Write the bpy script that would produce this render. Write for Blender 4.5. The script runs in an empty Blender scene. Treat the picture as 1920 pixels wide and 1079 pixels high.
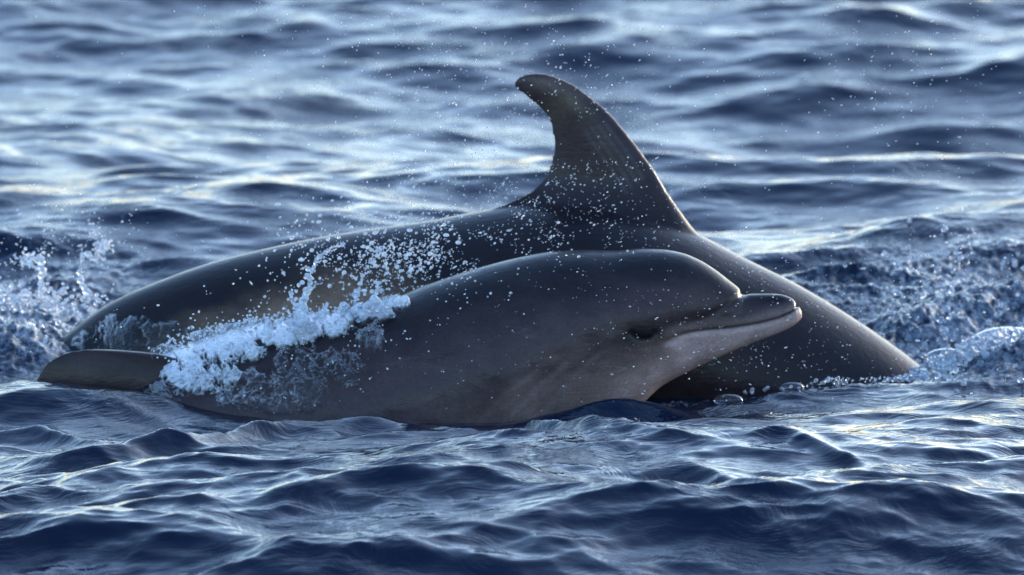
import bpy, bmesh, math, random
import numpy as np
from mathutils import Vector, noise

S = bpy.context.scene
rnd = random.Random(11)
rng = np.random.default_rng(5)

# ------------------------------------------------------------------ camera
PITCH = math.radians(8.5)
DIST = 20.0
WIDTH = 2.0                       # metres across the frame where the dolphins are
PX = WIDTH / 1920.0
TGT = Vector((0.0, 0.0, 0.233))
cam_data = bpy.data.cameras.new('camera')
cam = bpy.data.objects.new('camera', cam_data)
S.collection.objects.link(cam)
cam.location = TGT + Vector((0, -math.cos(PITCH), math.sin(PITCH))) * DIST
cam.rotation_euler = (math.radians(90) - PITCH, 0, 0)
cam_data.sensor_width = 36
cam_data.lens = 36 * DIST / WIDTH
cam_data.clip_start = 0.5
cam_data.clip_end = 6000
cam_data.dof.use_dof = True
cam_data.dof.focus_distance = DIST - 0.8
cam_data.dof.aperture_fstop = (cam_data.lens / 1000.0) / 0.054
S.camera = cam

# ------------------------------------------------------------------ sky, sun, exposure
SUN_EL, SUN_AZ = math.radians(9), math.radians(42)     # azimuth from +Y (away from camera) towards +X
world = bpy.data.worlds.new('World'); S.world = world; world.use_nodes = True
wn = world.node_tree.nodes; wl = world.node_tree.links
wn.clear()
sky = wn.new('ShaderNodeTexSky'); sky.sky_type = 'NISHITA'; sky.sun_disc = False
sky.sun_elevation = SUN_EL; sky.sun_rotation = SUN_AZ
sky.air_density = 1.0; sky.dust_density = 1.3; sky.ozone_density = 3.0
bg = wn.new('ShaderNodeBackground'); bg.inputs['Strength'].default_value = 0.15
out = wn.new('ShaderNodeOutputWorld')
hs = wn.new('ShaderNodeHueSaturation'); hs.inputs['Saturation'].default_value = .95
tint = wn.new('ShaderNodeMix'); tint.data_type = 'RGBA'; tint.blend_type = 'MULTIPLY'; tint.inputs[0].default_value = 1
tint.inputs[7].default_value = (.99, .992, 1.03, 1)
wl.new(sky.outputs[0], hs.inputs['Color']); wl.new(hs.outputs[0], tint.inputs[6]); wl.new(tint.outputs[2], bg.inputs[0]); wl.new(bg.outputs[0], out.inputs[0])
sun_d = bpy.data.lights.new('sun', 'SUN'); sun_d.energy = 0.5; sun_d.angle = math.radians(14)
sun_d.color = (1.0, 0.86, 0.72)
sun = bpy.data.objects.new('sun', sun_d); S.collection.objects.link(sun)
sd = Vector((math.sin(SUN_AZ) * math.cos(SUN_EL), math.cos(SUN_AZ) * math.cos(SUN_EL), math.sin(SUN_EL)))
sun.rotation_euler = (-sd).to_track_quat('-Z', 'Y').to_euler()
S.view_settings.view_transform = 'Standard'
S.view_settings.look = 'None'
S.view_settings.exposure = 2.0
S.view_settings.gamma = 1.0
S.view_settings.use_curve_mapping = False

# ------------------------------------------------------------------ helpers
cR = np.array([1.0, 0, 0]); cU = np.array([0, math.sin(PITCH), math.cos(PITCH)])
cF = np.array([0, math.cos(PITCH), -math.sin(PITCH)]); cO = np.array(cam.location)

def at(px, py, y):
    """point of the vertical plane Y=y that the photograph shows at pixel (px, py) of 1920x1079"""
    px = np.asarray(px, float); py = np.asarray(py, float); y = np.asarray(y, float)
    a = (px - 960) / 1920 * WIDTH / DIST; b = -(py - 539.5) / 1920 * WIDTH / DIST
    d = cF + a[..., None] * cR + b[..., None] * cU
    t = (y - cO[1]) / d[..., 1]
    return cO + d * t[..., None]

def on_water(px, py, z=0.0):
    a = (px - 960) / 1920 * WIDTH / DIST; b = -(py - 539.5) / 1920 * WIDTH / DIST
    d = cF + a * cR + b * cU
    return cO + d * ((z - cO[2]) / d[2])

def pchip(x, y, xi):
    x = np.asarray(x, float); y = np.asarray(y, float)
    if x[0] > x[-1]: x = x[::-1]; y = y[::-1]
    h = np.diff(x); d = np.diff(y) / h
    m = np.zeros_like(y)
    for i in range(1, len(x) - 1):
        if d[i-1] * d[i] > 0:
            w1 = 2*h[i] + h[i-1]; w2 = h[i] + 2*h[i-1]
            m[i] = (w1 + w2) / (w1/d[i-1] + w2/d[i])
    m[0] = d[0]; m[-1] = d[-1]
    xi = np.clip(np.asarray(xi, float), x[0], x[-1])
    k = np.clip(np.searchsorted(x, xi) - 1, 0, len(x) - 2)
    t = (xi - x[k]) / h[k]
    return ((2*t**3-3*t**2+1)*y[k] + (t**3-2*t**2+t)*h[k]*m[k] + (-2*t**3+3*t**2)*y[k+1] + (t**3-t**2)*h[k]*m[k+1])

def sstep(a, b, x):
    t = np.clip((np.asarray(x, float) - a) / (b - a), 0, 1)
    return t*t*(3-2*t)

def new_mesh(name, verts, faces, smooth=True):
    me = bpy.data.meshes.new(name)
    verts = np.asarray(verts, np.float32); faces = np.asarray(faces, np.int32)
    n = len(verts); f = len(faces); k = faces.shape[1]
    me.vertices.add(n); me.vertices.foreach_set('co', verts.ravel())
    me.loops.add(f*k); me.loops.foreach_set('vertex_index', faces.ravel())
    me.polygons.add(f); me.polygons.foreach_set('loop_start', np.arange(f, dtype=np.int32)*k)
    me.update(calc_edges=True); me.validate()
    me.polygons.foreach_set('use_smooth', np.full(len(me.polygons), smooth))
    me.update()
    return me

def link(name, me, mat=None, parent=None, **props):
    o = bpy.data.objects.new(name, me)
    S.collection.objects.link(o)
    if mat and me: me.materials.append(mat)
    if parent: o.parent = parent
    for k, v in props.items(): o[k] = v
    return o

def float_attr(me, name, vals):
    a = me.attributes.new(name, 'FLOAT', 'POINT'); a.data.foreach_set('value', np.asarray(vals, np.float32))

def color_attr(me, name, rgb):
    a = me.attributes.new(name, 'FLOAT_COLOR', 'POINT')
    c = np.ones((len(rgb), 4), np.float32); c[:, :3] = np.asarray(rgb) * np.array([1.0, .95, .98])
    a.data.foreach_set('color', c.ravel())

def coords(me):
    a = np.empty(len(me.vertices)*3, np.float32); me.vertices.foreach_get('co', a); return a.reshape(-1, 3)

def normals(me):
    a = np.empty(len(me.vertices)*3, np.float32); me.vertex_normals.foreach_get('vector', a); return a.reshape(-1, 3)

class Lattice:
    """cheap vectorised 2-D/3-D value noise"""
    def __init__(self, seed): self.g = np.random.default_rng(seed).random((64, 64, 64)).astype(np.float32)
    def __call__(self, x, y, z):
        xi = np.floor(x).astype(int); yi = np.floor(y).astype(int); zi = np.floor(z).astype(int)
        u = x-xi; v = y-yi; w = z-zi
        u = u*u*(3-2*u); v = v*v*(3-2*v); w = w*w*(3-2*w)
        g = self.g
        def G(a, b, c): return g[(xi+a) & 63, (yi+b) & 63, (zi+c) & 63]
        return (((G(0,0,0)*(1-u)+G(1,0,0)*u)*(1-v)+(G(0,1,0)*(1-u)+G(1,1,0)*u)*v)*(1-w)
              + ((G(0,0,1)*(1-u)+G(1,0,1)*u)*(1-v)+(G(0,1,1)*(1-u)+G(1,1,1)*u)*v)*w)
    def fbm(self, x, y, z, oct=4):
        s = 0; a = .5; n = 0
        for i in range(oct):
            s = s + a*self(x*2**i+i*7.3, y*2**i+i*3.1, z*2**i+i*5.7); n += a; a *= .5
        return s/n
N1, N2 = Lattice(3), Lattice(8)

# ------------------------------------------------------------------ materials
def mat(name):
    m = bpy.data.materials.new(name); m.use_nodes = True
    nt = m.node_tree; b = nt.nodes['Principled BSDF']
    return m, nt, b, nt.nodes['Material Output']

def noise_node(nt, scale, detail=3, rough=.55, vec=None, scl=None):
    t = nt.nodes.new('ShaderNodeTexNoise'); t.inputs['Scale'].default_value = scale
    t.inputs['Detail'].default_value = detail; t.inputs['Roughness'].default_value = rough
    if vec is not None:
        if scl:
            mp = nt.nodes.new('ShaderNodeMapping'); mp.inputs['Scale'].default_value = scl
            nt.links.new(vec, mp.inputs['Vector']); vec = mp.outputs[0]
        nt.links.new(vec, t.inputs['Vector'])
    return t

def math_node(nt, op, a, b=None, clamp=False):
    m = nt.nodes.new('ShaderNodeMath'); m.operation = op; m.use_clamp = clamp
    for i, v in enumerate((a, b)):
        if v is None: continue
        if isinstance(v, (int, float)): m.inputs[i].default_value = v
        else: nt.links.new(v, m.inputs[i])
    return m.outputs[0]

def ramp(nt, fac, stops):
    r = nt.nodes.new('ShaderNodeValToRGB'); nt.links.new(fac, r.inputs[0])
    e = r.color_ramp.elements
    e[0].position, e[0].color = stops[0][0], stops[0][1]
    e[1].position, e[1].color = stops[-1][0], stops[-1][1]
    for p, c in stops[1:-1]:
        q = e.new(p); q.color = c
    return r.outputs[0]

def g(v): return (v, v, v, 1)

# sea water
M_water, nt, b, mo = mat('sea_water')
geo = nt.nodes.new('ShaderNodeNewGeometry')
b.inputs['IOR'].default_value = 1.34
b.inputs['Roughness'].default_value = 0.06
foam = nt.nodes.new('ShaderNodeAttribute'); foam.attribute_name = 'foam'
n_f = noise_node(nt, 46, 7, .75, geo.outputs['Position'], (1, .6, 1))
f1 = math_node(nt, 'MULTIPLY_ADD', foam.outputs['Fac'], 1.0); nt.nodes[-1].inputs[2].default_value = -0.42
f2 = math_node(nt, 'ADD', f1, math_node(nt, 'MULTIPLY', math_node(nt, 'SUBTRACT', n_f.outputs[0], .47), 3.2))
f3 = math_node(nt, 'MULTIPLY', f2, math_node(nt, 'GREATER_THAN', foam.outputs['Fac'], 0.01), clamp=True)
cm = nt.nodes.new('ShaderNodeMix'); cm.data_type = 'RGBA'
nt.links.new(f3, cm.inputs[0]); cm.inputs[6].default_value = (0.0004, 0.008, 0.028, 1); cm.inputs[7].default_value = (.42, .5, .6, 1)
nt.links.new(cm.outputs[2], b.inputs['Base Color'])
rr = math_node(nt, 'MULTIPLY_ADD', f3, .4); nt.nodes[-1].inputs[2].default_value = .03
nt.links.new(rr, b.inputs['Roughness'])
n_a = noise_node(nt, 34, 3, .55, geo.outputs['Position'], (0.55, 1, 1))
wz = noise_node(nt, 3.2, 2, .5, geo.outputs['Position'])
wv = nt.nodes.new('ShaderNodeVectorMath'); wv.operation = 'MULTIPLY_ADD'; nt.links.new(wz.outputs['Color'], wv.inputs[0]); wv.inputs[1].default_value = (.5, .5, 0); nt.links.new(geo.outputs['Position'], wv.inputs[2])
mpb = nt.nodes.new('ShaderNodeMapping'); mpb.inputs['Rotation'].default_value = (0, 0, math.radians(-24)); nt.links.new(wv.outputs[0], mpb.inputs['Vector'])
n_b = noise_node(nt, 1.0, 3, .55, mpb.outputs[0], (16, 78, 30))
n_m = noise_node(nt, 2.6, 2, .5, geo.outputs['Position'])
n_k = ramp(nt, n_m.outputs[0], [(.40, g(.25)), (.62, g(1.0))])
bp = nt.nodes.new('ShaderNodeBump'); bp.inputs['Distance'].default_value = .004; bp.inputs['Strength'].default_value = .35
nt.links.new(n_a.outputs[0], bp.inputs['Height'])
bp2 = nt.nodes.new('ShaderNodeBump'); bp2.inputs['Distance'].default_value = .0042; bp2.inputs['Strength'].default_value = .85
nt.links.new(math_node(nt, 'MULTIPLY', n_b.outputs[0], n_k), bp2.inputs['Height']); nt.links.new(bp.outputs[0], bp2.inputs['Normal'])
nt.links.new(bp2.outputs[0], b.inputs['Normal'])

# wet dolphin skin
def skin(name, tint):
    m, nt, b, mo = mat(name)
    at_ = nt.nodes.new('ShaderNodeAttribute'); at_.attribute_name = 'pigment'
    geo = nt.nodes.new('ShaderNodeTexCoord')
    n1 = noise_node(nt, 14, 5, .6, geo.outputs['Object'])
    n2 = noise_node(nt, 230, 4, .75, geo.outputs['Object'], (0.7, 1, 1))
    n1b = noise_node(nt, 42, 4, .65, geo.outputs['Object'], (.6, 1, 1))
    k = math_node(nt, 'ADD', math_node(nt, 'MULTIPLY', n1.outputs[0], .9), math_node(nt, 'MULTIPLY', n2.outputs[0], 1.3))
    k = math_node(nt, 'ADD', k, math_node(nt, 'MULTIPLY', n1b.outputs[0], .7))
    k = math_node(nt, 'SUBTRACT', k, .42)
    for rot, sc_, thin in ((.35, 5, 60), (-.5, 7, 75), (1.1, 4, 80)):      # old tooth-rake scratches
        mp = nt.nodes.new('ShaderNodeMapping'); mp.inputs['Rotation'].default_value = (0, rot, 0); mp.inputs['Scale'].default_value = (.16, 1, 3.2)
        nt.links.new(geo.outputs['Object'], mp.inputs['Vector'])
        ns_ = noise_node(nt, sc_*1.6, 1, .4, mp.outputs[0])
        rd = math_node(nt, 'SUBTRACT', 1.0, math_node(nt, 'MULTIPLY', math_node(nt, 'ABSOLUTE', math_node(nt, 'SUBTRACT', ns_.outputs[0], .53)), thin*1.6), clamp=True)
        ms = noise_node(nt, sc_*1.3, 2, .5, geo.outputs['Object'])
        mk = math_node(nt, 'MULTIPLY', math_node(nt, 'SUBTRACT', ms.outputs[0], .52), 6, clamp=True)
        k = math_node(nt, 'ADD', k, math_node(nt, 'MULTIPLY', math_node(nt, 'MULTIPLY', rd, mk), .55))
    mx = nt.nodes.new('ShaderNodeVectorMath'); mx.operation = 'SCALE'
    nt.links.new(at_.outputs['Color'], mx.inputs[0]); nt.links.new(k, mx.inputs['Scale'])
    nt.links.new(mx.outputs[0], b.inputs['Base Color'])
    nt.links.new(math_node(nt, 'ADD', math_node(nt, 'MULTIPLY', n1b.outputs[0], .3), .3), b.inputs['Roughness'])
    b.inputs['Coat Weight'].default_value = .5; b.inputs['Coat Roughness'].default_value = .09; b.inputs['Specular IOR Level'].default_value = .12
    b.inputs['Coat IOR'].default_value = 1.33
    b.inputs['Subsurface Weight'].default_value = 0.0
    bp = nt.nodes.new('ShaderNodeBump'); bp.inputs['Distance'].default_value = .0018; bp.inputs['Strength'].default_value = .5
    n3 = noise_node(nt, 90, 4, .6, geo.outputs['Object'], (0.6, 1, 1.0))
    nt.links.new(n3.outputs[0], bp.inputs['Height']); nt.links.new(bp.outputs[0], b.inputs['Normal'])
    nt.links.new(bp.outputs[0], b.inputs['Coat Normal'])
    return m
M_skin = skin('wet_dolphin_skin', 1)

M_eye, nt, b, mo = mat('dark_eye'); b.inputs['Base Color'].default_value = (.003, .003, .003, 1); b.inputs['Roughness'].default_value = .2; b.inputs['Specular IOR Level'].default_value = .15

def splash_mat(name, white, rough, trans, nscale=60, bump=.003):
    m, nt, b, mo = mat(name)
    tc = nt.nodes.new('ShaderNodeNewGeometry')
    n = noise_node(nt, nscale, 5, .7, tc.outputs['Position'])
    tr = ramp(nt, n.outputs[0], [(.38, g(trans)), (.62, g(trans*.35))])
    nt.links.new(tr, b.inputs['Transmission Weight'])
    b.inputs['Base Color'].default_value = white
    b.inputs['Roughness'].default_value = rough; b.inputs['IOR'].default_value = 1.33
    bp = nt.nodes.new('ShaderNodeBump'); bp.inputs['Distance'].default_value = bump; bp.inputs['Strength'].default_value = .8
    n3 = noise_node(nt, nscale*2.4, 4, .65, tc.outputs['Position'])
    nt.links.new(n3.outputs[0], bp.inputs['Height']); nt.links.new(bp.outputs[0], b.inputs['Normal'])
    return m
M_foam = splash_mat('white_water', (.82, .86, .92, 1), .25, .45)
M_froth = splash_mat('froth_bubbles', (.75, .83, .93, 1), .12, .95, 70, .003)
M_jet = splash_mat('splash_water', (.85, .91, 1, 1), .08, .75, 40, .001)
M_drop = splash_mat('spray_drop', (.92, .95, 1, 1), .1, .5, 40, .0002)
M_film = splash_mat('water_film', (.55, .62, .72, 1), .12, 1.0, 45, .003)
M_sheet, nt, b, mo = mat('torn_water_sheet')
wa = nt.nodes.new('ShaderNodeAttribute'); wa.attribute_name = 'white'
gp = nt.nodes.new('ShaderNodeNewGeometry')
wn_ = noise_node(nt, 85, 6, .75, gp.outputs['Position'])
wf = math_node(nt, 'ADD', wa.outputs['Fac'], math_node(nt, 'MULTIPLY', math_node(nt, 'SUBTRACT', wn_.outputs[0], .56), 3.0), clamp=True)
b.inputs['Transmission Weight'].default_value = .25
b.inputs['Base Color'].default_value = (.80, .83, .88, 1); b.inputs['Roughness'].default_value = .25; b.inputs['IOR'].default_value = 1.33
bp = nt.nodes.new('ShaderNodeBump'); bp.inputs['Distance'].default_value = .003; bp.inputs['Strength'].default_value = .7
nt.links.new(wn_.outputs[0], bp.inputs['Height']); nt.links.new(bp.outputs[0], b.inputs['Normal'])
gl = nt.nodes.new('ShaderNodeBsdfGlossy'); gl.inputs['Roughness'].default_value = .08; nt.links.new(bp.outputs[0], gl.inputs['Normal'])
tp = nt.nodes.new('ShaderNodeBsdfTransparent'); tp.inputs[0].default_value = (.82, .86, .9, 1)
fr = nt.nodes.new('ShaderNodeFresnel'); fr.inputs['IOR'].default_value = 1.33; nt.links.new(bp.outputs[0], fr.inputs['Normal'])
clear = nt.nodes.new('ShaderNodeMixShader'); nt.links.new(fr.outputs[0], clear.inputs[0]); nt.links.new(tp.outputs[0], clear.inputs[1]); nt.links.new(gl.outputs[0], clear.inputs[2])
fin_ = nt.nodes.new('ShaderNodeMixShader'); nt.links.new(math_node(nt, 'MULTIPLY', wf, .92), fin_.inputs[0]); nt.links.new(clear.outputs[0], fin_.inputs[1]); nt.links.new(b.outputs[0], fin_.inputs[2])
ea = nt.nodes.new('ShaderNodeAttribute'); ea.attribute_name = 'edge'
ef = math_node(nt, 'ADD', math_node(nt, 'MULTIPLY', ea.outputs['Fac'], 1.7), math_node(nt, 'MULTIPLY', math_node(nt, 'SUBTRACT', wn_.outputs[0], .55), 4.0), clamp=True)
tp2 = nt.nodes.new('ShaderNodeBsdfTransparent')
ef = math_node(nt, 'MULTIPLY', ef, math_node(nt, 'ADD', .55, math_node(nt, 'MULTIPLY', wf, .6)), clamp=True)
thin_ = nt.nodes.new('ShaderNodeMixShader'); nt.links.new(ef, thin_.inputs[0]); nt.links.new(tp2.outputs[0], thin_.inputs[1]); nt.links.new(fin_.outputs[0], thin_.inputs[2])
nt.links.new(thin_.outputs[0], mo.inputs['Surface'])
M_bubble, nt, b, mo = mat('bubble_film')
b.inputs['Base Color'].default_value = (1, 1, 1, 1); b.inputs['Roughness'].default_value = .02
b.inputs['Transmission Weight'].default_value = 1; b.inputs['IOR'].default_value = 1.33
b.inputs['Base Color'].default_value = (.9, .95, 1, 1)
M_weed, nt, b, mo = mat('seaweed'); b.inputs['Base Color'].default_value = (.022, .018, .008, 1); b.inputs['Roughness'].default_value = .3

# ------------------------------------------------------------------ the sea: one sheet of real waves
def spectrum(L, N, seed, fine=False):
    r = np.random.default_rng(seed)
    k1 = np.fft.fftfreq(N, L/N) * 2*np.pi
    kx, ky = np.meshgrid(k1, k1, indexing='ij')
    k = np.hypot(kx, ky); k[0, 0] = 1e9
    wd = np.array([0.20, -0.98]); wd /= np.hypot(*wd)
    cosw = (kx*wd[0] + ky*wd[1]) / k
    kp = 2*np.pi/0.72
    P = k**-4.7 * np.exp(-(kp/k)**2*1.1) * (0.06 + np.abs(cosw)**4) * np.exp(-(k*0.0075)**2)
    P += 0.12 * k**-4.0 * np.exp(-((k-2*np.pi/2.1)/1.2)**2) * (np.abs(cosw)**4)
    if fine: P = k**-3.8 * np.exp(-(30/k)**2) * (0.2 + np.abs(cosw)**3) * np.exp(-(k*0.0055)**2)
    P[0, 0] = 0
    H = (r.normal(size=k.shape) + 1j*r.normal(size=k.shape)) * np.sqrt(P)
    h = np.fft.ifft2(H).real
    sl = np.fft.ifft2(1j*ky*H).real
    c = 1.0 / np.sqrt((sl**2).mean())
    dx = np.fft.ifft2(1j*kx/k*H).real; dy = np.fft.ifft2(1j*ky/k*H).real
    return (h*c).astype(np.float32), (dx*c).astype(np.float32), (dy*c).astype(np.float32)

LT, NT = 9.6, 2048
WH, WDX, WDY = spectrum(LT, NT, 21)
EH, EDX, EDY = spectrum(LT, NT, 33, True)
def tile(A, x, y):
    u = (x/LT*NT) % NT; v = (y/LT*NT) % NT
    i = np.floor(u).astype(int); j = np.floor(v).astype(int); u = u-i; v = v-j
    i %= NT; j %= NT; i1 = (i+1) % NT; j1 = (j+1) % NT
    return (A[i, j]*(1-u)*(1-v) + A[i1, j]*u*(1-v) + A[i, j1]*(1-u)*v + A[i1, j1]*u*v)

SLOPE, CHOP = 0.19, .9
# hand-placed crests in the foreground: pixel polyline, height, width
RIDGES = [
    ([(330, 812), (450, 806), (560, 812), (680, 806), (820, 812)], .020, .05),
    ([(-80, 925), (150, 915), (330, 885), (480, 845), (600, 828), (760, 832), (900, 850)], .034, .085),
    ([(-60, 835), (60, 832), (160, 850), (300, 862)], .03, .08),
    ([(700, 838), (880, 850), (1010, 900), (1180, 935), (1330, 960)], .022, .07),
    ([(1150, 1030), (1290, 1000), (1380, 1020), (1500, 1030)], .03, .07),
    ([(-60, 752), (60, 748), (140, 762), (260, 775)], .022, .07),
    ([(1260, 765), (1400, 752), (1560, 745), (1750, 742), (1980, 735)], .02, .09),
    ([(930, 800), (1040, 794), (1140, 786), (1250, 784), (1370, 792)], .042, .06),
    ([(1330, 925), (1480, 945), (1640, 985), (1760, 1010)], .02, .06),
]
LUMPS = [  # px, py (on the water), radius x, radius y, height
    (1830, 710, .13, .14, .04), (1910, 700, .12, .16, .05),
    (30, 700, .15, .2, .075), (110, 790, .30, .15, .072), (60, 640, .22, .35, .05), (-60, 600, .2, .4, .06), (170, 700, .16, .15, .02), (1760, 600, .3, .5, .03),
]
FOAM = [(40, 695, .15, .22, .6),   # px, py, rx, ry, strength
    (60, 610, .24, .75, .62), (-30, 660, .22, .5, .6), (150, 690, .17, .3, .42), (1790, 640, .22, .45, .6), (1850, 690, .2, .3, .62), (1700, 590, .22, .5, .42),
    (1900, 600, .22, .6, .5), (1640, 728, .2, .06, .42), (1500, 742, .16, .05, .3), (1190, 755, .12, .07, .45), (420, 765, .2, .08, .5), (250, 735, .16, .12, .3), (1250, 740, .1, .05, .4),
]
def water_fields(x, y):
    far = np.hypot(x, y-1)
    amp = SLOPE * (1 - .55*sstep(9, 60, far)) * (1-sstep(150, 900, far)*.8)
    calm = np.exp(-((y+.05)/.6)**2) * (np.abs(x) < 4)
    amp = amp * (1 - .5*calm*(1-.5*sstep(.5, .9, x)))
    amp = amp * (1 - .12*sstep(.5, 3, y)) * (1 + .22*(1-sstep(-1.9, -.6, y)))
    h = tile(WH, x, y); dx = tile(WDX, x, y); dy = tile(WDY, x, y)
    fa = .085*(1-sstep(.2, 2.2, y))*(1-sstep(3, 8, far))*(.45+1.1*N1.fbm(x*1.6, y*1.1, x*0, 2))
    z = amp*h + fa*tile(EH, x, y); X = x + CHOP*amp*dx + 1.1*fa*tile(EDX, x, y); Y = y + CHOP*amp*dy + 1.1*fa*tile(EDY, x, y)
    near = (np.abs(x) < 3) & (y > -5) & (y < 8)
    add = np.zeros_like(z); foam = np.zeros_like(z)
    xn, yn = x[near], y[near]
    a = np.zeros_like(xn); f = np.zeros_like(xn)
    for pts, hh, ww in RIDGES:
        P = np.array([on_water(*p)[:2] for p in pts])
        xs = np.linspace(P[0, 0], P[-1, 0], 60)
        yc = pchip(P[:, 0], P[:, 1], xn)
        ends = sstep(P[0, 0]-.02, P[0, 0]+.25, xn) * (1 - sstep(P[-1, 0]-.25, P[-1, 0]+.02, xn))
        t = (yn - yc) / ww
        prof = np.where(t < 0, np.exp(-(t*1.25)**2), np.exp(-np.abs(t)*.9)*.9 + .1*np.exp(-t*t))
        a += hh*prof*ends
    for px, py, rx, ry, hh in LUMPS:
        c = on_water(px, py)
        a += hh*np.exp(-((xn-c[0])/rx)**2-((yn-c[1])/ry)**2)
    for px, py, rx, ry, s in FOAM:
        c = on_water(px, py)
        f = np.maximum(f, s*np.exp(-(((xn-c[0])/rx)**2+((yn-c[1])/ry)**2)**1.3))
    z0 = np.zeros_like(xn)
    lump = N1.fbm(xn*22, yn*14, z0, 4) - .5
    lump2 = np.abs(N2.fbm(xn*55+9, yn*38, z0, 3)-.5)
    lump3 = np.abs(N1.fbm(xn*90+5, yn*70, z0, 3)-.5)
    a += f*(.075*lump - .075*lump2 - .045*lump3 + .018)
    add[near] = a; foam[near] = f
    return X, Y, z + add, foam

def axis(lo, hi, step, grow, limit):
    mid = np.arange(lo, hi, step)
    def tail():
        v = []; s = step; p = 0
        while p < limit:
            s *= grow; p += s; v.append(p)
        return np.array(v)
    t = tail()
    return np.concatenate([lo - t[::-1], mid, mid[-1] + t])
gx = axis(-1.42, 1.42, .0043, 1.11, 2500)
gy = axis(-3.3, 7.2, .0098, 1.11, 2500)
GX, GY = np.meshgrid(gx, gy, indexing='ij')
X, Y, Z, F = water_fields(GX.ravel(), GY.ravel())
nx, ny = len(gx), len(gy)
idx = np.arange(nx*ny).reshape(nx, ny)
faces = np.stack([idx[:-1, :-1], idx[1:, :-1], idx[1:, 1:], idx[:-1, 1:]], -1).reshape(-1, 4)
me = new_mesh('sea', np.stack([X, Y, Z], -1), faces)
float_attr(me, 'foam', F)
link('water', me, M_water, kind='structure')
WATER_GRID = (X.reshape(nx, ny), Y.reshape(nx, ny), Z.reshape(nx, ny))
def water_z(x, y):
    i = int(np.clip(np.searchsorted(gx, x), 0, nx-1)); j = int(np.clip(np.searchsorted(gy, y), 0, ny-1))
    return float(WATER_GRID[2][i, j])

# ------------------------------------------------------------------ the calf (side profiles in photo pixels -> metres)
CY = 0.0
top = [(-420, 905), (-250, 850), (-100, 800), (50, 752), (180, 742), (240, 706), (300, 672), (350, 652), (400, 636), (450, 620), (500, 609), (600, 592), (700, 573), (800, 536), (900, 503),
       (980, 483), (1040, 473), (1100, 470.5), (1150, 471.5), (1200, 468), (1240, 469), (1280, 476), (1310, 488), (1340, 506), (1370, 529), (1384, 540), (1394, 550),
       (1404, 552), (1440, 551.5), (1465, 552.5), (1480, 556.5), (1488, 563), (1491.5, 570), (1493, 575), (1496, 577.5), (1500, 582), (1502.5, 588), (1503.4, 593)]
bot = [(-420, 985), (-250, 975), (-100, 970), (50, 972), (300, 985), (500, 992), (700, 985), (900, 940), (1050, 870), (1140, 805), (1200, 760), (1240, 724), (1280, 701),
       (1350, 668), (1400, 647), (1440, 632), (1470, 620), (1490, 609), (1499, 601), (1502.5, 597), (1503.4, 594)]
wid = [(-420, .05), (-250, .075), (-100, .11), (50, .145), (300, .185), (500, .20), (700, .205), (900, .19), (1050, .165), (1150, .14), (1230, .112), (1300, .082), (1350, .062), (1385, .050),
       (1410, .041), (1450, .033), (1480, .026), (1492, .020), (1499, .012), (1502.5, .006), (1503.4, .002)]
def section_y(u, hw, px):
    """u in [-1,1] height, returns half width factor (rounded section)"""
    return hw*np.sqrt(np.clip(1-u*u, 0, 1))
NS, NR = 520, 220
tt = np.linspace(0, 1, NS)
sx = np.concatenate([np.linspace(-420, 900, 330, endpoint=False), np.linspace(900, 1380, 170, endpoint=False),
                     1503.4 - 123.4*(1-np.linspace(0, 1, 200))**1.6])
pt, pb, pw = pchip(*zip(*top), sx), pchip(*zip(*bot), sx), pchip(*zip(*wid), sx)
mouth = np.array([(1246, 628), (1262, 619), (1285, 612), (1320, 609), (1370, 607), (1420, 601), (1460, 592), (1482, 583), (1494, 574)])
def dist_poly(px, py, poly):
    best = np.full(px.shape, 1e9); tpar = np.zeros(px.shape); side = np.zeros(px.shape)
    L = np.r_[0, np.cumsum(np.hypot(*np.diff(poly, axis=0).T))]
    for i in range(len(poly)-1):
        a, c = poly[i], poly[i+1]; d = c-a; l2 = (d**2).sum()
        t = np.clip(((px-a[0])*d[0]+(py-a[1])*d[1])/l2, 0, 1)
        ex = px-(a[0]+t*d[0]); ey = py-(a[1]+t*d[1]); q = np.hypot(ex, ey)
        m = q < best
        best = np.where(m, q, best); tpar = np.where(m, (L[i]+t*math.sqrt(l2))/L[-1], tpar); side = np.where(m, np.sign(d[0]*ey-d[1]*ex), side)
    return best, tpar, side
ang = np.linspace(0, 2*np.pi, NR, endpoint=False)
V = np.zeros((len(sx), NR, 3)); PXY = np.zeros((len(sx), NR, 2))
for i in range(len(sx)):
    # head sections are egg shaped: jaw narrower than brow, beak with flat upper jaw
    c = np.cos(ang); s_ = np.sin(ang)
    py = (pt[i]+pb[i])/2 - (pb[i]-pt[i])/2*c
    head = sstep(1150, 1380, sx[i])
    egg = 1 + head*(-.12*c*0 + 0) 
    y = pw[i]*np.sign(s_)*np.abs(s_)**(1-.12*head)*egg
    p = at(np.full(NR, sx[i]), py, np.full(NR, CY))
    V[i, :, 0] = p[:, 0]; V[i, :, 2] = p[:, 2]; V[i, :, 1] = CY + y
    PXY[i, :, 0] = sx[i]; PXY[i, :, 1] = py
ns = len(sx)
ii = np.arange(ns*NR).reshape(ns, NR)
q = np.stack([ii[:-1], np.roll(ii, -1, 1)[:-1], np.roll(ii, -1, 1)[1:], ii[1:]], -1).reshape(-1, 4)
me = new_mesh('calf_tmp', V.reshape(-1, 3), q)
bmm = bmesh.new(); bmm.from_mesh(me); bmesh.ops.recalc_face_normals(bmm, faces=bmm.faces); bmm.to_mesh(me); bmm.free(); me.update()
co, no = coords(me).copy(), normals(me).copy()
ctr = np.array([co[:, 0].mean(), CY, -.1])
if (no[:, 1]*(co[:, 1]-CY)).sum() < 0: no = -no; me.flip_normals()
px_, py_ = PXY[..., 0].ravel(), PXY[..., 1].ravel()
disp = np.zeros(len(co))
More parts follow.
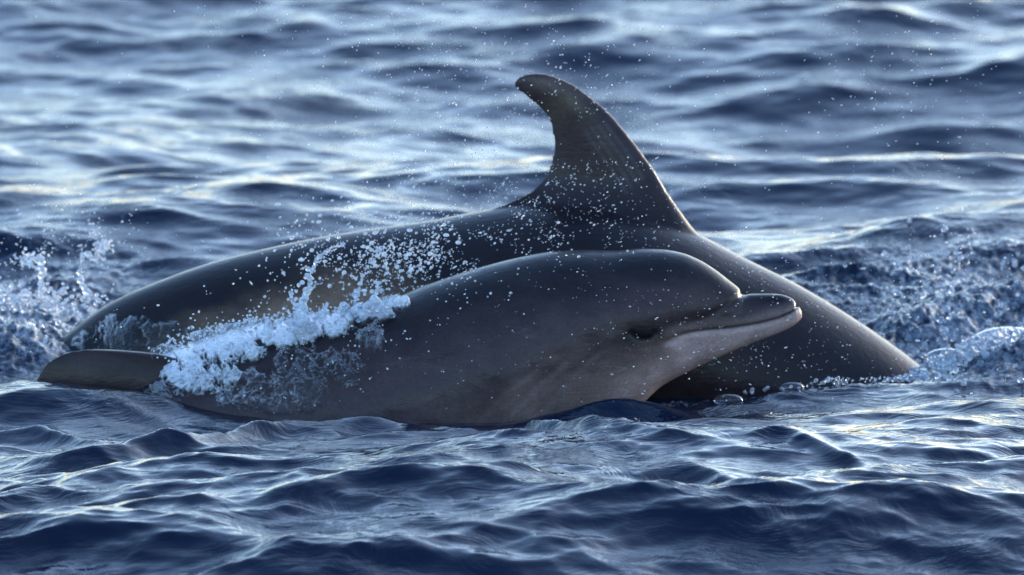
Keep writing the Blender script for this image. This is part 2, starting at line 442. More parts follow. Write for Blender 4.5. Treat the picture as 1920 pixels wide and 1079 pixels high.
dm, tm, sm = dist_poly(px_, py_, mouth)
fade = sstep(0, .10, tm)
disp -= .0036*np.exp(-(dm/2.2)**2)*(.35+.65*fade)
below = (sm > 0)
disp += .0016*np.exp(-((dm-9)/8)**2)*(.3+.7*fade)*np.where(below, 1, .5)      # lips
disp -= .0014*np.exp(-((dm-24)/12)**2)*np.where(below, 0, 1)*sstep(.15, .5, tm)
crease = np.array([(1396, 549), (1378, 556), (1355, 570), (1325, 586), (1290, 598)])
dc, tc_, _ = dist_poly(px_, py_, crease)
disp -= .0045*np.exp(-(dc/6)**2)*(1-.85*tc_)
disp += .003*np.exp(-((px_-1262)/26)**2-((py_-640)/14)**2)                     # corner of the mouth / cheek
disp -= .004*np.exp(-((px_-1255)/16)**2-((py_-627)/6)**2)
eye = (1204, 606)
ex, ey = px_-eye[0], py_-eye[1]
er = np.hypot(ex/1.75, ey-.12*ex)
disp += .003*np.exp(-(er/24)**2) - .0035*np.exp(-((er-13)/3.5)**2)*(ey > -3)
disp -= .0025*np.exp(-((px_-1300)/70)**2-((py_-592)/14)**2)                     # hollow before the eye
disp += .004*np.exp(-((px_-1200)/60)**2-((py_-570)/20)**2)
disp -= .006*np.exp(-((px_-1110)/60)**2-((py_-640)/50)**2)                     # neck hollow
disp += .003*(N1.fbm(px_/55, py_/28, px_*0, 3)-.5)*sstep(1350, 1100, px_)
# shallow throat folds
for k_ in range(3):
    fold = np.array([(1120-60*k_, 640+14*k_), (1060-60*k_, 690+10*k_), (1010-60*k_, 750+8*k_)])
    df, tf, _ = dist_poly(px_, py_, fold)
    disp -= .0016*np.exp(-(df/7)**2)
co = co + no*disp[:, None]
me.vertices.foreach_set('co', co.astype(np.float32).ravel()); me.update()
# pigment: true skin colouring of the calf
def mixc(a, b, t): return a*(1-t[:, None]) + b*t[:, None]
hgt = (py_-np.repeat(pt, NR)) / np.maximum(np.repeat(pb-pt, NR), 1)
back = np.array([.012, .011, .015]); flank = np.array([.066, .046, .047]); low = np.array([.33, .235, .19]); jaw = np.array([.56, .41, .37]); dark = np.array([.0045, .004, .0045])
wob = (N1.fbm(px_/70, py_/45, px_*0, 4)-.5)*.35
cpx = mixc(np.tile(back, (len(px_), 1)), np.tile(flank, (len(px_), 1)), sstep(.02, .34, hgt+wob*.5))
cpx = mixc(cpx, np.tile(low, (len(px_), 1)), sstep(.38, .85, hgt+wob*.6)*.9*sstep(600, 900, px_))
jm = sstep(-4, 10, np.where(sm > 0, dm, -dm))*sstep(1235, 1275, px_)
jm = np.maximum(jm, sstep(0, 60, (py_-632)-(1250-px_)*.35)*sstep(1090, 1250, px_)*.8)
cpx = mixc(cpx, np.tile(jaw, (len(px_), 1)), jm)
cpx = mixc(cpx, np.tile(np.array([.15, .11, .085]), (len(px_), 1)), np.exp(-((dm-7)/6)**2)*(sm < 0)*sstep(.3, .5, tm)*(1-sstep(.6, .95, tm))*.6)
cpx = mixc(cpx, np.tile(dark*3, (len(px_), 1)), np.exp(-(dm/2.2)**2)*.85*sstep(0, .2, tm))
cpx = mixc(cpx, np.tile(dark, (len(px_), 1)), np.clip(1.15*np.exp(-(er/19)**2.6), 0, .99))
stripe = np.array([(1215, 602), (1260, 590), (1310, 580), (1350, 566), (1390, 552)])
ds, ts, _ = dist_poly(px_, py_, stripe)
cpx = mixc(cpx, np.tile(dark*3.5, (len(px_), 1)), np.exp(-(ds/11)**2)*.8*(1-.5*ts))
trail = np.array([(1190, 612), (1120, 640), (1060, 665)])
ds, ts, _ = dist_poly(px_, py_, trail)
cpx = mixc(cpx, np.tile(dark*4, (len(px_), 1)), np.exp(-(ds/14)**2)*.35*(1-ts))
color_attr(me, 'pigment', cpx)
calf = link('dolphin', None, label='smaller grey dolphin calf in front with its beak and closed mouth out of the water', category='dolphin', group='dolphins surfacing side by side')
calf_body = link('body', me, M_skin, calf)
CALF_CO, CALF_NO = co, normals(me).copy()
def calf_front(px, py):
    a, c, w = pchip(*zip(*top), px), pchip(*zip(*bot), px), pchip(*zip(*wid), px)
    u = (py-(a+c)/2)/((c-a)/2)
    return CY - w*np.sqrt(np.clip(1-u*u, 0.0, 1))

# eyes
for sgn in (-1, 1):
    yy = float(calf_front(np.array([eye[0]]), np.array([eye[1]]))[0])
    p = at(eye[0], eye[1], CY)
    bm = bmesh.new(); bmesh.ops.create_uvsphere(bm, u_segments=20, v_segments=12, radius=.0045)
    for v in bm.verts: v.co.x *= 1.35
    em = bpy.data.meshes.new('eye'); bm.to_mesh(em); bm.free()
    for f in em.polygons: f.use_smooth = True
    o = link('eye', em, M_eye, calf); o.location = (p[0], (yy+.0035) if sgn < 0 else -(yy+.0035), p[2])

# small dorsal fin of the calf, low over the water at left
def fin_mesh(le, te, pys, yplane, thick, name, lean=0):
    rings = []; M = 28
    lx = pchip([p[1] for p in le], [p[0] for p in le], pys); tx = pchip([p[1] for p in te], [p[0] for p in te], pys)
    for k, py in enumerate(pys):
        th = thick(k/(len(pys)-1))
        ring = []
        for a in np.linspace(0, 2*np.pi, M, endpoint=False):
            u = .5-.5*math.cos(a)                    # 0 leading .. 1 trailing
            f = 1.4*(math.sqrt(max(u, 0))*(1-u) + .12*math.sin(math.pi*u))
            yv = th*f*(1 if math.sin(a) >= 0 else -1)
            p = at(lx[k]*(1-u)+tx[k]*u, py, yplane)
            ring.append((p[0], p[1]+yv, p[2]))
        rings.append(ring)
    R = np.array(rings); n, m = R.shape[:2]
    I = np.arange(n*m).reshape(n, m)
    q = [tuple(x) for x in np.stack([I[:-1], np.roll(I, -1, 1)[:-1], np.roll(I, -1, 1)[1:], I[1:]], -1).reshape(-1, 4)]
    verts = [tuple(v) for v in R.reshape(-1, 3)]
    fs = q + [tuple(I[0]), tuple(I[-1][::-1])]
    return verts, fs

def fuse(name, parts, voxel, smooth_it):
    """union of closed shells into ONE continuous surface"""
    verts, fs = [], []
    for v, f in parts:
        o = len(verts); verts += v; fs += [tuple(int(i)+o for i in x) for x in f]
    me = bpy.data.meshes.new(name); me.from_pydata(verts, [], fs)
    bm = bmesh.new(); bm.from_mesh(me); bmesh.ops.recalc_face_normals(bm, faces=bm.faces); bm.to_mesh(me); bm.free()
    o = bpy.data.objects.new(name, me); S.collection.objects.link(o)
    r = o.modifiers.new('r', 'REMESH'); r.mode = 'VOXEL'; r.voxel_size = voxel; r.use_smooth_shade = True
    s = o.modifiers.new('s', 'SMOOTH'); s.factor = .5; s.iterations = smooth_it
    dg = bpy.context.evaluated_depsgraph_get(); dg.update()
    m2 = bpy.data.meshes.new_from_object(o.evaluated_get(dg))
    bpy.data.objects.remove(o); m2.name = name
    return m2

le = [(175, 655.5), (215, 656.5), (262, 660), (300, 664), (340, 676), (380, 700), (420, 735)]
te = [(160, 655.5), (130, 659), (112, 664), (92, 674), (76, 686), (68, 700), (60, 715), (50, 735)]
pys = np.r_[655.5, 656.5, 658, 660, 663, 667, 672, 678, 685, 692, 700, 712, 735]
fv, ff = fin_mesh(le, te, pys, -.07, lambda t: .006+.040*t**.8, 'calf_fin')
fm = fuse('dorsal_fin', [(fv, ff)], .004, 3)
fc = coords(fm); fn_ = N1.fbm(fc[:, 0]*20, fc[:, 1]*20, fc[:, 2]*20, 3)
color_attr(fm, 'pigment', np.array([.040, .027, .026])[None]*(.6+.8*fn_[:, None]))
link('dorsal_fin', fm, M_skin, calf)

# ------------------------------------------------------------------ the adult
AY = 0.45
atop = [(-500, 900), (-300, 800), (-150, 790), (0, 712), (100, 645), (200, 572), (300, 527), (400, 492), (500, 467), (600, 446), (700, 430), (800, 416), (900, 397), (1000, 382),
        (1100, 380), (1200, 400), (1300, 436), (1400, 487), (1500, 537), (1600, 597), (1700, 666), (1800, 748), (1900, 850), (2000, 980), (2060, 1080)]
arad = [(-500, .03), (-300, .05), (-150, .07), (0, .10), (200, .15), (400, .195), (700, .235), (1000, .255), (1300, .255), (1500, .235), (1700, .20), (1900, .15), (2060, .06)]
xs = np.linspace(-500, 2060, 130)
tops = at(xs, pchip(*zip(*atop), xs), np.full(xs.shape, AY))
ar = pchip(*zip(*arad), xs)
tg = np.gradient(tops, axis=0); tg /= np.linalg.norm(tg, axis=1)[:, None]
nrm = np.stack([-tg[:, 2], np.zeros(len(xs)), tg[:, 0]], -1)
cen = tops - nrm*ar[:, None]
av = []; M = 64
for i in range(len(xs)):
    for a in np.linspace(0, 2*np.pi, M, endpoint=False):
        keel = max(0, math.cos(a))**6*.0
        av.append(tuple(cen[i] + nrm[i]*ar[i]*(math.cos(a)) + np.array([0, 1, 0])*ar[i]*.93*math.sin(a)*(1-.10*max(0, math.cos(a))**3)))
I = np.arange(len(xs)*M).reshape(len(xs), M)
aq = [tuple(x) for x in np.stack([I[:-1], np.roll(I, -1, 1)[:-1], np.roll(I, -1, 1)[1:], I[1:]], -1).reshape(-1, 4)]
aq += [tuple(I[0]), tuple(I[-1][::-1])]
le = [(1010, 137.5), (1030, 140), (1050, 147), (1078, 160), (1104, 179), (1130, 200), (1155, 225), (1182, 258), (1205, 288), (1229, 322), (1250, 358), (1272, 390), (1292, 418), (1316, 446), (1350, 475), (1370, 520)]
te = [(1005, 137.5), (988, 138.5), (973, 143), (964, 150), (962, 158), (967, 167), (981, 178), (997, 191), (1011, 204), (1025, 220), (1033, 242), (1037, 268), (1035, 292), (1028, 318), (1015, 340), (995, 358), (965, 374), (925, 390), (890, 410), (860, 520)]
pys = np.r_[137.5, 138.5, 140, 143, 147, 152, 158, 166, np.linspace(176, 440, 40), 470, 520]
fin = fin_mesh(le, te, pys, AY, lambda t: .011+.040*t**.9+.34*max(0, t-.62)**1.6, 'fin')
am = fuse('adult', [(av, aq), fin], .0050, 9)
c = coords(am)
# photo-side coordinates of each vertex, only used to lay the animal's own markings along its body
rel = c - cO
dep = rel @ cF
apx = 960 + (rel @ cR)/dep*DIST/WIDTH*1920; apy = 539.5 - (rel @ cU)/dep*DIST/WIDTH*1920
d_top = apy - pchip(*zip(*atop), apx)
aw = (N1.fbm(apx/90, apy/45, apx*0, 4)-.5)
base = np.tile(np.array([.011, .0095, .013]), (len(c), 1))
col = mixc(base, np.tile(np.array([.024, .017, .020]), (len(c), 1)), sstep(40, 220, d_top+aw*80))
tan = sstep(55, 140, d_top+aw*90)*(1-sstep(680, 840, apx))*sstep(230, 400, apx)
col = mixc(col, np.tile(np.array([.24, .165, .105]), (len(c), 1)), tan*.85)
finm = sstep(50, -110, d_top)
col = mixc(col, np.tile(np.array([.052, .036, .038]), (len(c), 1)), finm*.8)
col = mixc(col, np.tile(np.array([.135, .108, .075]), (len(c), 1)), np.exp(-((apx-1060)/45)**2-((apy-205)/40)**2)*finm*.8*np.clip(.6+aw*2, 0, 1))
col = mixc(col, np.tile(np.array([.2, .15, .125]), (len(c), 1)), np.exp(-((apx-1025)/35)**2-((apy-160)/16)**2)*finm*.7*np.clip(.6+aw*2, 0, 1))
# rake marks near the leading edge of the fin
for k_ in range(4):
    ln = np.array([(1135-k_*13, 232+k_*4), (1180-k_*12, 290+k_*8), (1205-k_*10, 335+k_*9)], float)
    dl, tl, _ = dist_poly(apx, apy, ln)
    col = mixc(col, np.tile(np.array([.10, .092, .095]), (len(c), 1)), np.exp(-(dl/3.0)**2)*.5)
color_attr(am, 'pigment', col)
adult = link('dolphin', None, label='larger dark adult dolphin behind the calf with a tall curved dorsal fin', category='dolphin', group='dolphins surfacing side by side')
link('body', am, M_skin, adult)

# ------------------------------------------------------------------ splashes: blobs of water merged into liquid surfaces
def liquid(name, pts, rad, mat_, voxel, parent=None, rough=0.0, seed=0, smooth=1, **props):
    me = bpy.data.meshes.new('pts'); me.from_pydata([tuple(p) for p in pts], [], [])
    a = me.attributes.new('rad', 'FLOAT', 'POINT'); a.data.foreach_set('value', np.asarray(rad, np.float32))
    o = bpy.data.objects.new('tmp', me); S.collection.objects.link(o)
    ng = bpy.data.node_groups.new('liq', 'GeometryNodeTree')
    ng.interface.new_socket('Geometry', in_out='INPUT', socket_type='NodeSocketGeometry')
    ng.interface.new_socket('Geometry', in_out='OUTPUT', socket_type='NodeSocketGeometry')
    n = ng.nodes; gi = n.new('NodeGroupInput'); go = n.new('NodeGroupOutput')
    mp = n.new('GeometryNodeMeshToPoints'); na = n.new('GeometryNodeInputNamedAttribute'); na.data_type = 'FLOAT'; na.inputs['Name'].default_value = 'rad'
    pv = n.new('GeometryNodePointsToVolume'); pv.resolution_mode = 'VOXEL_SIZE'; pv.inputs['Voxel Size'].default_value = voxel
    vm = n.new('GeometryNodeVolumeToMesh'); vm.inputs['Threshold'].default_value = .3
    ng.links.new(gi.outputs[0], mp.inputs[0]); ng.links.new(na.outputs['Attribute'], mp.inputs['Radius'])
    ng.links.new(mp.outputs[0], pv.inputs['Points']); ng.links.new(na.outputs['Attribute'], pv.inputs['Radius'])
    ng.links.new(pv.outputs[0], vm.inputs[0]); ng.links.new(vm.outputs[0], go.inputs[0])
    md = o.modifiers.new('g', 'NODES'); md.node_group = ng
    sm_ = o.modifiers.new('s', 'SMOOTH'); sm_.factor = .5; sm_.iterations = smooth
    dg = bpy.context.evaluated_depsgraph_get(); dg.update()
    m2 = bpy.data.meshes.new_from_object(o.evaluated_get(dg))
    bpy.data.objects.remove(o); m2.name = name
    m2.materials.clear()
    if len(m2.polygons): m2.polygons.foreach_set('use_smooth', np.ones(len(m2.polygons), bool))
    if rough and len(m2.vertices):
        c = coords(m2); nn = normals(m2)
        d = (N2.fbm(c[:, 0]*90, c[:, 1]*90, c[:, 2]*90, 3)-.5)*rough*2
        c = c+nn*d[:, None]; m2.vertices.foreach_set('co', c.astype(np.float32).ravel()); m2.update()
    print(name, 'tris', len(m2.polygons)*2)
    return link(name, m2, mat_, parent, **props)

def strand(path, y0, r0, r1, n=60, jit=.004, beads=.6, P=None, R=None, y1=None):
    """a twisting filament of water along a pixel path: thick and thin, ending in beads"""
    path = np.array(path, float)
    L = np.r_[0, np.cumsum(np.hypot(*np.diff(path, axis=0).T))]
    y1 = y0 if y1 is None else y1
    for i in range(n):
        t = i/(n-1); s = t*L[-1]
        px = np.interp(s, L, path[:, 0]); py = np.interp(s, L, path[:, 1])
        p = at(px, py, y0*(1-t)+y1*t)
        w = r0*(1-t)+r1*t
        w *= (.30 + .5*float(N1.fbm(np.array([s/14.0+path[0, 0]]), np.array([path[0, 1]]), np.array([0.0]), 2)[0]))
        j = jit*(.4+t)
        p = p + np.array([rnd.gauss(0, j), rnd.gauss(0, j), rnd.gauss(0, j)])
        if rnd.random() < beads*t*.8: w *= rnd.uniform(.5, 1.7)
        P.append(p); R.append(w)

# jets beside the calf's back
P, R = [], []
yj = -.10
strand([(568, 640), (566, 600), (570, 560), (580, 530), (584, 505)], yj, .018, .0065, 90, .003, P=P, R=R)
strand([(584, 510), (592, 490), (606, 476), (625, 464), (646, 456)], yj, .006, .0045, 60, .0018, P=P, R=R)
strand([(575, 552), (590, 536), (612, 522)], yj, .0055, .003, 34, .002, P=P, R=R)
strand([(560, 600), (553, 565), (550, 545), (541, 540)], yj, .010, .005, 50, .004, P=P, R=R)
strand([(630, 492), (636, 480), (641, 470)], yj, .004, .0035, 8, .002, P=P, R=R)
strand([(667, 590), (664, 565), (668, 550), (690, 548)], yj+.03, .010, .003, 50, .003, P=P, R=R)
strand([(668, 560), (658, 552), (645, 560)], yj+.03, .004, .003, 20, .003, P=P, R=R)
strand([(668, 560), (676, 530), (684, 510), (694, 488), (697, 468), (690, 455)], yj+.03, .005, .0045, 60, .003, P=P, R=R)
strand([(696, 470), (712, 472), (720, 468)], yj+.03, .005, .004, 16, .003, P=P, R=R)
strand([(702, 575), (704, 552), (712, 536), (722, 526)], yj+.04, .009, .003, 46, .003, P=P, R=R)
strand([(705, 520), (722, 512), (730, 516)], yj+.04, .004, .004, 16, .003, P=P, R=R)
strand([(640, 520), (660, 518), (680, 524)], yj+.03, .003, .003, 12, .003, P=P, R=R)
strand([(755, 545), (765, 540), (785, 532)], yj+.06, .005, .003, 16, .003, P=P, R=R)
strand([(500, 625), (504, 606), (503, 596)], yj, .014, .003, 26, .002, P=P, R=R)
for (sx0, sy0, ex0, ey0) in [(590, 600, 618, 560), (545, 600, 530, 570), (640, 590, 652, 566), (725, 568, 748, 548), (520, 608, 528, 588), (610, 596, 604, 570), (470, 612, 462, 596), (420, 622, 410, 606)]:
    strand([(sx0, sy0), ((sx0+ex0)/2+5, (sy0+ey0)/2), (ex0, ey0)], yj, .008, .0022, 26, .0022, P=P, R=R)
for (bx, by, n_) in [(570, 610, 30), (668, 585, 20), (704, 575, 16)]:
    for _ in range(n_):
        P.append(at(bx+rnd.gauss(0, 14), by+rnd.gauss(0, 8), yj+rnd.gauss(0, .012))); R.append(rnd.uniform(.004, .011))
liquid('splash', P, R, M_jet, .0017, rough=.0008, label='tall branching jets of clear water thrown up against the adult from the calf\'s back', category='splash', kind='stuff')

# crown splash at left
P, R = [], []
yc_ = .75
strand([(78, 560), (76, 535), (80, 508), (74, 492), (80, 468), (86, 455)], yc_, .012, .0035, 80, .003, P=P, R=R)
strand([(76, 505), (60, 500), (40, 488), (22, 482)], yc_, .006, .005, 50, .004, P=P, R=R)
strand([(78, 512), (90, 490), (98, 470), (104, 466)], yc_, .004, .003, 34, .002, P=P, R=R)
strand([(62, 486), (50, 478), (46, 470)], yc_, .007, .004, 26, .006, P=P, R=R)
strand([(188, 566), (165, 552), (152, 530), (150, 505), (153, 480), (148, 455)], yc_, .010, .004, 90, .002, P=P, R=R)
strand([(153, 480), (165, 476), (180, 490), (185, 480), (178, 465), (196, 462), (206, 474)], yc_, .007, .006, 90, .005, P=P, R=R)
strand([(150, 470), (166, 450), (182, 435), (214, 430)], yc_, .005, .004, 60, .005, P=P, R=R)
strand([(96, 428), (120, 420), (140, 422), (160, 412), (185, 410)], yc_, .0035, .003, 40, .004, P=P, R=R)
strand([(118, 500), (128, 505), (142, 498)], yc_, .003, .0025, 24, .001, P=P, R=R)
strand([(165, 415), (175, 425), (185, 440)], yc_, .004, .004, 24, .004, P=P, R=R)
for (bx, by, n_, sx_, sy_) in [(60, 560, 160, 45, 12), (110, 552, 40, 30, 10), (165, 562, 24, 20, 6), (190, 470, 20, 12, 12), (50, 485, 20, 18, 8), (10, 550, 40, 25, 14)]:
    for _ in range(n_):
        P.append(at(bx+rnd.gauss(0, sx_), by+rnd.gauss(0, sy_), yc_+rnd.gauss(0, .03))); R.append(rnd.uniform(.002, .0055))
liquid('splash', P, R, M_jet, .0021, rough=.0008, label='ragged crown of splashing water left of the dolphins over churned water', category='splash', kind='stuff')

# white water and films: torn, ridged sheets of water lying on the animals' skin
from mathutils.bvhtree import BVHTree
def bvh_of(me):
    return BVHTree.FromPolygons([v[:] for v in coords(me).astype(float)], [tuple(p.vertices) for p in me.polygons])
BV_CALF, BV_ADULT = bvh_of(calf_body.data), bvh_of(am)
def sheet(name, bv, x0, x1, y0, y1, step, blobs, thick, label, seed, flow=(.25, 1), free=None, cut=.30, cat='white water'):
    """blobs: (px, py, rx, ry, amount, whiteness)"""
    xs = np.arange(x0, x1, step); ys = np.arange(y0, y1, step)
    XX, YY = np.meshgrid(xs, ys, indexing='ij')
    am_ = np.zeros(XX.shape); wh = np.zeros(XX.shape)
    for bx, by, rx, ry, am1, w1 in blobs:
        e = am1*np.exp(-(((XX-bx)/rx)**2+((YY-by)/ry)**2)**1.5)
        wh = np.where(e > am_, w1, wh) ; am_ = np.maximum(am_, e)
    ca, sa = flow
    # warped, stretched ridge noise
    wx = (N1.fbm(XX/40+seed, YY/40, XX*0, 3)-.5)*40; wy = (N2.fbm(XX/40, YY/40+seed, XX*0, 3)-.5)*40
    U = (XX+wx)*ca+(YY+wy)*sa; Vv = -(XX+wx)*sa+(YY+wy)*ca
    f1 = N2.fbm(U/30, Vv/20, XX*0+seed, 5)
    rid = 1-np.abs(N1.fbm(U/10, Vv/7.5, XX*0+seed, 4)-.5)*2.6
    rid2 = 1-np.abs(N2.fbm(U/4+3, Vv/3.6, XX*0+seed, 2)-.5)*2.4
    dens = am_*(-.16+1.8*f1+.5*(rid-.6))
    keep = dens > cut
    n0, n1 = XX.shape
    loc = np.zeros((n0, n1, 3)); base_ok = np.zeros((n0, n1), bool)
    cv = Vector(cO)
    for i in range(n0):
        for j in range(n1):
            if not keep[i, j]: continue
            far = Vector(at(XX[i, j], YY[i, j], 1.5))
            h = bv.ray_cast(cv, (far-cv).normalized())
            if h[0] is not None:
                loc[i, j] = h[0]; base_ok[i, j] = True
    if free is not None:
        for i in range(n0):
            last = None
            for j in range(n1-1, -1, -1):
                if base_ok[i, j]: last = loc[i, j, 1]
                elif keep[i, j] and last is not None:
                    loc[i, j] = at(XX[i, j], YY[i, j], last+.0); base_ok[i, j] = True
    keep &= base_ok
    edge = np.clip((dens-cut)/.18, 0, 1)
    off = .0012 + thick*(edge*(.35+.9*np.clip(f1-.25, 0, 1)) + edge*.14*(rid-.5) + .035*edge*(rid2-.5))
    V3 = loc.reshape(-1, 3) - cF[None]*np.maximum(off, .0008).ravel()[:, None] + cU[None]*(.3*off).ravel()[:, None]
    I = np.arange(n0*n1).reshape(n0, n1)
    qq = np.stack([I[:-1, :-1], I[1:, :-1], I[1:, 1:], I[:-1, 1:]], -1).reshape(-1, 4)
    kk = keep.ravel(); qq = qq[kk[qq].all(1)]
    dy_ = V3[qq][:, :, 1]; qq = qq[(dy_.max(1)-dy_.min(1)) < .05]
    used = np.unique(qq); rm = -np.ones(len(V3), int); rm[used] = np.arange(len(used))
    me = new_mesh(name, V3[used], rm[qq])
    white = np.clip(wh*(.5+.7*edge)+ np.clip(.25+.5*wh, .1, 1)*(.9*(rid-.62)+.5*(rid2-.6)) + .5*(f1-.5), -.9, 1)
    float_attr(me, 'white', white.ravel()[used]); float_attr(me, 'edge', edge.ravel()[used])
    o = link(name, me, M_sheet, None, label=label, category=cat, kind='stuff')
    print(name, len(me.polygons))
    return o
sheet('white_water', BV_CALF, 225, 775, 555, 790, 1.15, [
    (350, 700, 62, 45, .85, .8), (430, 650, 80, 40, .95, 1), (520, 626, 85, 30, .92, 1), (600, 612, 75, 28, .92, .9), (690, 588, 70, 18, .8, .5), (395, 712, 85, 38, .82, .6), (455, 748, 75, 22, .70, .2), (310, 735, 45, 35, .7, -.1), (520, 760, 120, 30, .62, -.1),
    (560, 690, 60, 60, .64, -.2), (590, 735, 45, 50, .64, -.1), (520, 755, 90, 25, .66, .15), (690, 630, 40, 45, .64, .1), (480, 730, 80, 50, .7, .1), (640, 690, 90, 60, .52, -.5), (735, 570, 45, 16, .75, .3), (320, 670, 40, 25, .9, .8)],
    .022, 'heap of frothy white water breaking over the calf\'s back and tail end', 3.3, free=1)
sheet('water_film', BV_ADULT, 95, 400, 555, 690, 1.5, [
    (165, 645, 40, 30, .62, -.8), (230, 625, 70, 40, .72, -.5), (320, 640, 60, 40, .78, -.3)],
    .005, 'mottled film of water sliding over the adult\'s tail end at left', 9.1, cat='water film')
P, R = [], []
for _ in range(900):
    t = rnd.random(); px = 300+430*t+rnd.gauss(0, 14); py = np.interp(px, [300, 380, 440, 500, 560, 640, 700, 755], [655, 625, 605, 600, 592, 588, 574, 560])+rnd.gauss(2, 9)
    P.append(at(px, py, -.13+rnd.gauss(0, .02)+.08*t)); R.append(rnd.uniform(.0012, .0034))
liquid('splash_fringe', P, R, M_jet, .0017, rough=.0006, label='fringe of flung drops along the upper edge of the white water', category='splash', kind='stuff')

# churned froth on the sea to the right and left
def froth(name, regions, label, seed):
    P, R = [], []
    for px0, py0, sx_, sy_, n_, r0, r1, up in regions:
        n_ = int(n_*.75)
        for _ in range(n_):
            px = px0+rnd.gauss(0, sx_); py = py0+rnd.gauss(0, sy_)
            w = on_water(px, py)
            if float(N2.fbm(np.array([px/24.0]), np.array([py/14.0]), np.array([0.0]), 3)[0]) < .47: continue
            z = water_z(w[0], w[1])
            r = (r0+(r1-r0)*rnd.random()**3.5)*.62
            P.append((w[0], w[1], z+rnd.random()*up)); R.append(r)
    liquid(name, P, R, M_froth, .0022, rough=.0015, label=label, category='froth', kind='stuff')
froth('froth', [(1830, 705, 60, 22, 1500, .004, .014, .02), (1710, 722, 50, 7, 600, .003, .010, .008), (1560, 738, 70, 6, 500, .003, .009, .01),
                (1780, 600, 80, 40, 900, .004, .013, .008), (1880, 560, 60, 30, 500, .004, .013, .01)],
      'bubbling froth on the water to the right of the adult dolphin', 1)
froth('froth', [(60, 600, 70, 32, 1300, .004, .013, .015), (40, 680, 60, 14, 500, .003, .010, .01), (160, 640, 30, 30, 300, .003, .009, .01)],
      'churned froth on the water behind the calf\'s dorsal fin at left', 2)

# bubbles riding on the water
def bubble(px, py, r, label):
    w = on_water(px, py)
    z = water_z(w[0], w[1])
    bm = bmesh.new(); bmesh.ops.create_icosphere(bm, subdivisions=4, radius=r)
    inner = bmesh.ops.create_icosphere(bm, subdivisions=4, radius=r*.97)
    bmesh.ops.reverse_faces(bm, faces=list({f for v in inner['verts'] for f in v.link_faces}))
    m_ = bpy.data.meshes.new('bubble'); bm.to_mesh(m_); bm.free()
    for f in m_.polygons: f.use_smooth = True
    o = link('bubble', m_, M_bubble, None, label=label, category='bubble', group='bubbles riding on the water')
    o.location = (w[0], w[1], z+r*.02); o.scale = (1.25, .9, .55)
bubble(1365, 752, .024, 'clear half dome bubble on the water in front of the adult, below the calf\'s chin')
bubble(1484, 745, .020, 'small clear bubble at the waterline right of the larger bubble under the calf\'s beak')
bubble(1890, 690, .062, 'largest bubble dome on the froth at the right edge')
bubble(1775, 705, .034, 'medium bubble dome in the froth between the adult and the largest bubble')
bubble(1722, 712, .018, 'little bubble where the adult\'s back goes under water')

# ------------------------------------------------------------------ spray
ico = bmesh.new(); bmesh.ops.create_icosphere(ico, subdivisions=1, radius=1)
IV = np.array([v.co[:] for v in ico.verts]); IF = np.array([[v.index for v in f.verts] for f in ico.faces]); ico.free()
clouds = [  # px, py, sx, sy, n, rmin, rmax (m), y range
    (800, 480, 110, 45, 800, .0009, .0032, -.15, .2),
    (720, 480, 100, 45, 260, .0015, .0046, -.15, .15),
    (620, 470, 80, 30, 90, .0012, .0035, -.15, .15),
    (950, 440, 90, 55, 420, .0007, .0020, -.15, .2),
    (1100, 300, 95, 110, 480, .0007, .0019, -.1, .35),
    (860, 200, 150, 110, 420, .0008, .0021, -.1, .7),
    (740, 80, 200, 60, 190, .0008, .0018, -.1, .7),
    (1400, 640, 150, 60, 330, .0006, .0017, -.2, .15),
    (1100, 600, 230, 90, 300, .0006, .0019, -.4, -.22),
    (1250, 480, 150, 60, 160, .0006, .0016, -.1, .15),
    (150, 430, 70, 45, 130, .001, .003, .4, .8),
    (1700, 150, 160, 110, 190, .0008, .0019, -.1, .7),
    (1800, 540, 90, 60, 240, .001, .003, .2, .7),
    (60, 470, 60, 40, 60, .001, .0034, .4, .8),
    (540, 620, 120, 60, 200, .001, .0028, -.35, -.22),
    (850, 330, 140, 60, 240, .0008, .0024, -.1, .6),
]
C_, R_ = [], []
for px, py, sx_, sy_, n_, r0, r1, ya, yb in clouds:
    for _ in range(int(n_*1.7)):
        qx, qy = px+rnd.gauss(0, sx_), py+rnd.gauss(0, sy_)
        if rnd.random() > (float(N1.fbm(np.array([qx/55.0]), np.array([qy/40.0]), np.array([2.0]), 3)[0])-.28)*2.8: continue
        C_.append(at(qx, qy, rnd.uniform(ya, yb))); R_.append(r0+(r1-r0)*rnd.random()**3)
for _ in range(420):
    C_.append(at(rnd.uniform(0, 1920), rnd.uniform(0, 760), rnd.uniform(-.3, .6))); R_.append(rnd.uniform(.0006, .0014))
C_ = np.array(C_); R_ = np.array(R_)
ok = C_[:, 2] > .03
C_, R_ = C_[ok], R_[ok]
rg = np.random.default_rng(4)
st = 1 + rg.random(len(R_))**3*.5
big = np.argsort(-R_)[:60]
small = np.setdiff1d(np.arange(len(R_)), big)
sc3 = np.stack([R_*st, R_, R_/np.sqrt(st)], -1)
org = at(600, 640, .1)
dr = C_ - org; dr[:, 1] *= .3; dr += rg.normal(size=dr.shape)*.12; dr /= np.linalg.norm(dr, axis=1)[:, None]
lng = rg.random(len(R_))**4*2.2
ax_ = dr[small]; dt = IV @ ax_.T                              # drops drawn out along their flight
VV = ((IV[None] + ax_[:, None, :]*(dt.T*lng[small][:, None])[..., None])*(R_[small]*(1-.25*np.minimum(lng[small], 1)))[:, None, None] + C_[small][:, None]).reshape(-1, 3)
FF = (IF[None] + (np.arange(len(small))*len(IV))[:, None, None]).reshape(-1, 3)
me = new_mesh('spray', VV, FF)
link('spray', me, M_drop, None, label='fine white spray hanging in the air around both dolphins', category='spray', kind='stuff')
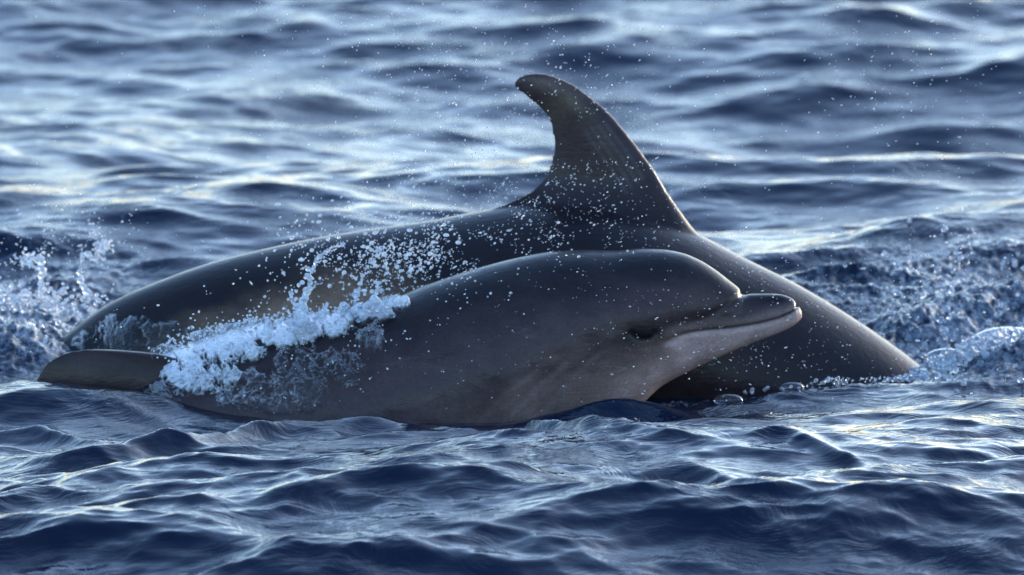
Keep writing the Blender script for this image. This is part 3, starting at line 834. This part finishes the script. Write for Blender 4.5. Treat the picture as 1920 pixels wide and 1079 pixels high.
ico = bmesh.new(); bmesh.ops.create_icosphere(ico, subdivisions=3, radius=1)
dm_ = bpy.data.meshes.new('drop'); ico.to_mesh(dm_); ico.free(); dm_.materials.append(M_drop)
for f in dm_.polygons: f.use_smooth = True
for k in big:
    o = bpy.data.objects.new('water_drop', dm_); S.collection.objects.link(o)
    o.location = C_[k]; o.scale = sc3[k]
    o['label'] = 'large round drop of the spray flying in the air about the dolphins'; o['category'] = 'water drop'; o['group'] = 'large flying water drops'

# ------------------------------------------------------------------ scraps of seaweed
def weed(px, py, n, L, label):
    w = on_water(px, py); rr = random.Random(int(px))
    root = link('seaweed', None, None, None, label=label, category='seaweed', group='scraps of floating seaweed') if n > 1 else None
    for i in range(n):
        bm = bmesh.new()
        a = rr.uniform(-.5, .5)+(math.pi if rr.random() < .4 else 0); x = rr.gauss(0, L*.3); y = rr.gauss(0, .02)
        pts = []
        for s_ in range(6):
            xx = x+math.cos(a)*L*s_/5; yy = y+math.sin(a)*L*s_/5; a += rr.gauss(0, .35)
            zz = water_z(w[0]+xx, w[1]+yy)+.004+rr.uniform(0, .003)
            wd = L*.07*math.sin(math.pi*(s_+.6)/6.2)
            pts.append([bm.verts.new((xx+dx_, yy+dy_, zz-dz_)) for dx_, dy_, dz_ in ((0, -wd*2, 0), (0, 0, -wd*.6), (0, wd*2, 0), (0, 0, wd*.6))])
        for s_ in range(5):
            for k in range(4): bm.faces.new((pts[s_][k], pts[s_][(k+1) % 4], pts[s_+1][(k+1) % 4], pts[s_+1][k]))
        m_ = bpy.data.meshes.new('frond'); bm.to_mesh(m_); bm.free()
        if root: link('frond', m_, M_weed, root)
        else: root = link('seaweed', m_, M_weed, None, label=label, category='seaweed', group='scraps of floating seaweed')
    root.location = (w[0], w[1], 0)
weed(1035, 850, 6, .05, 'longest brown scrap of floating seaweed, below the calf in the near water')
weed(1182, 847, 3, .025, 'small tan scrap of floating seaweed right of the longest one')
weed(1425, 840, 4, .03, 'dark scrap of floating seaweed in front of the adult, rightmost of the cluster')
weed(1812, 808, 3, .02, 'tiny dark scrap of seaweed alone in the pale water at far right')
print('total tris', sum(len(o.data.polygons)*2 for o in S.objects if o.type == 'MESH'))
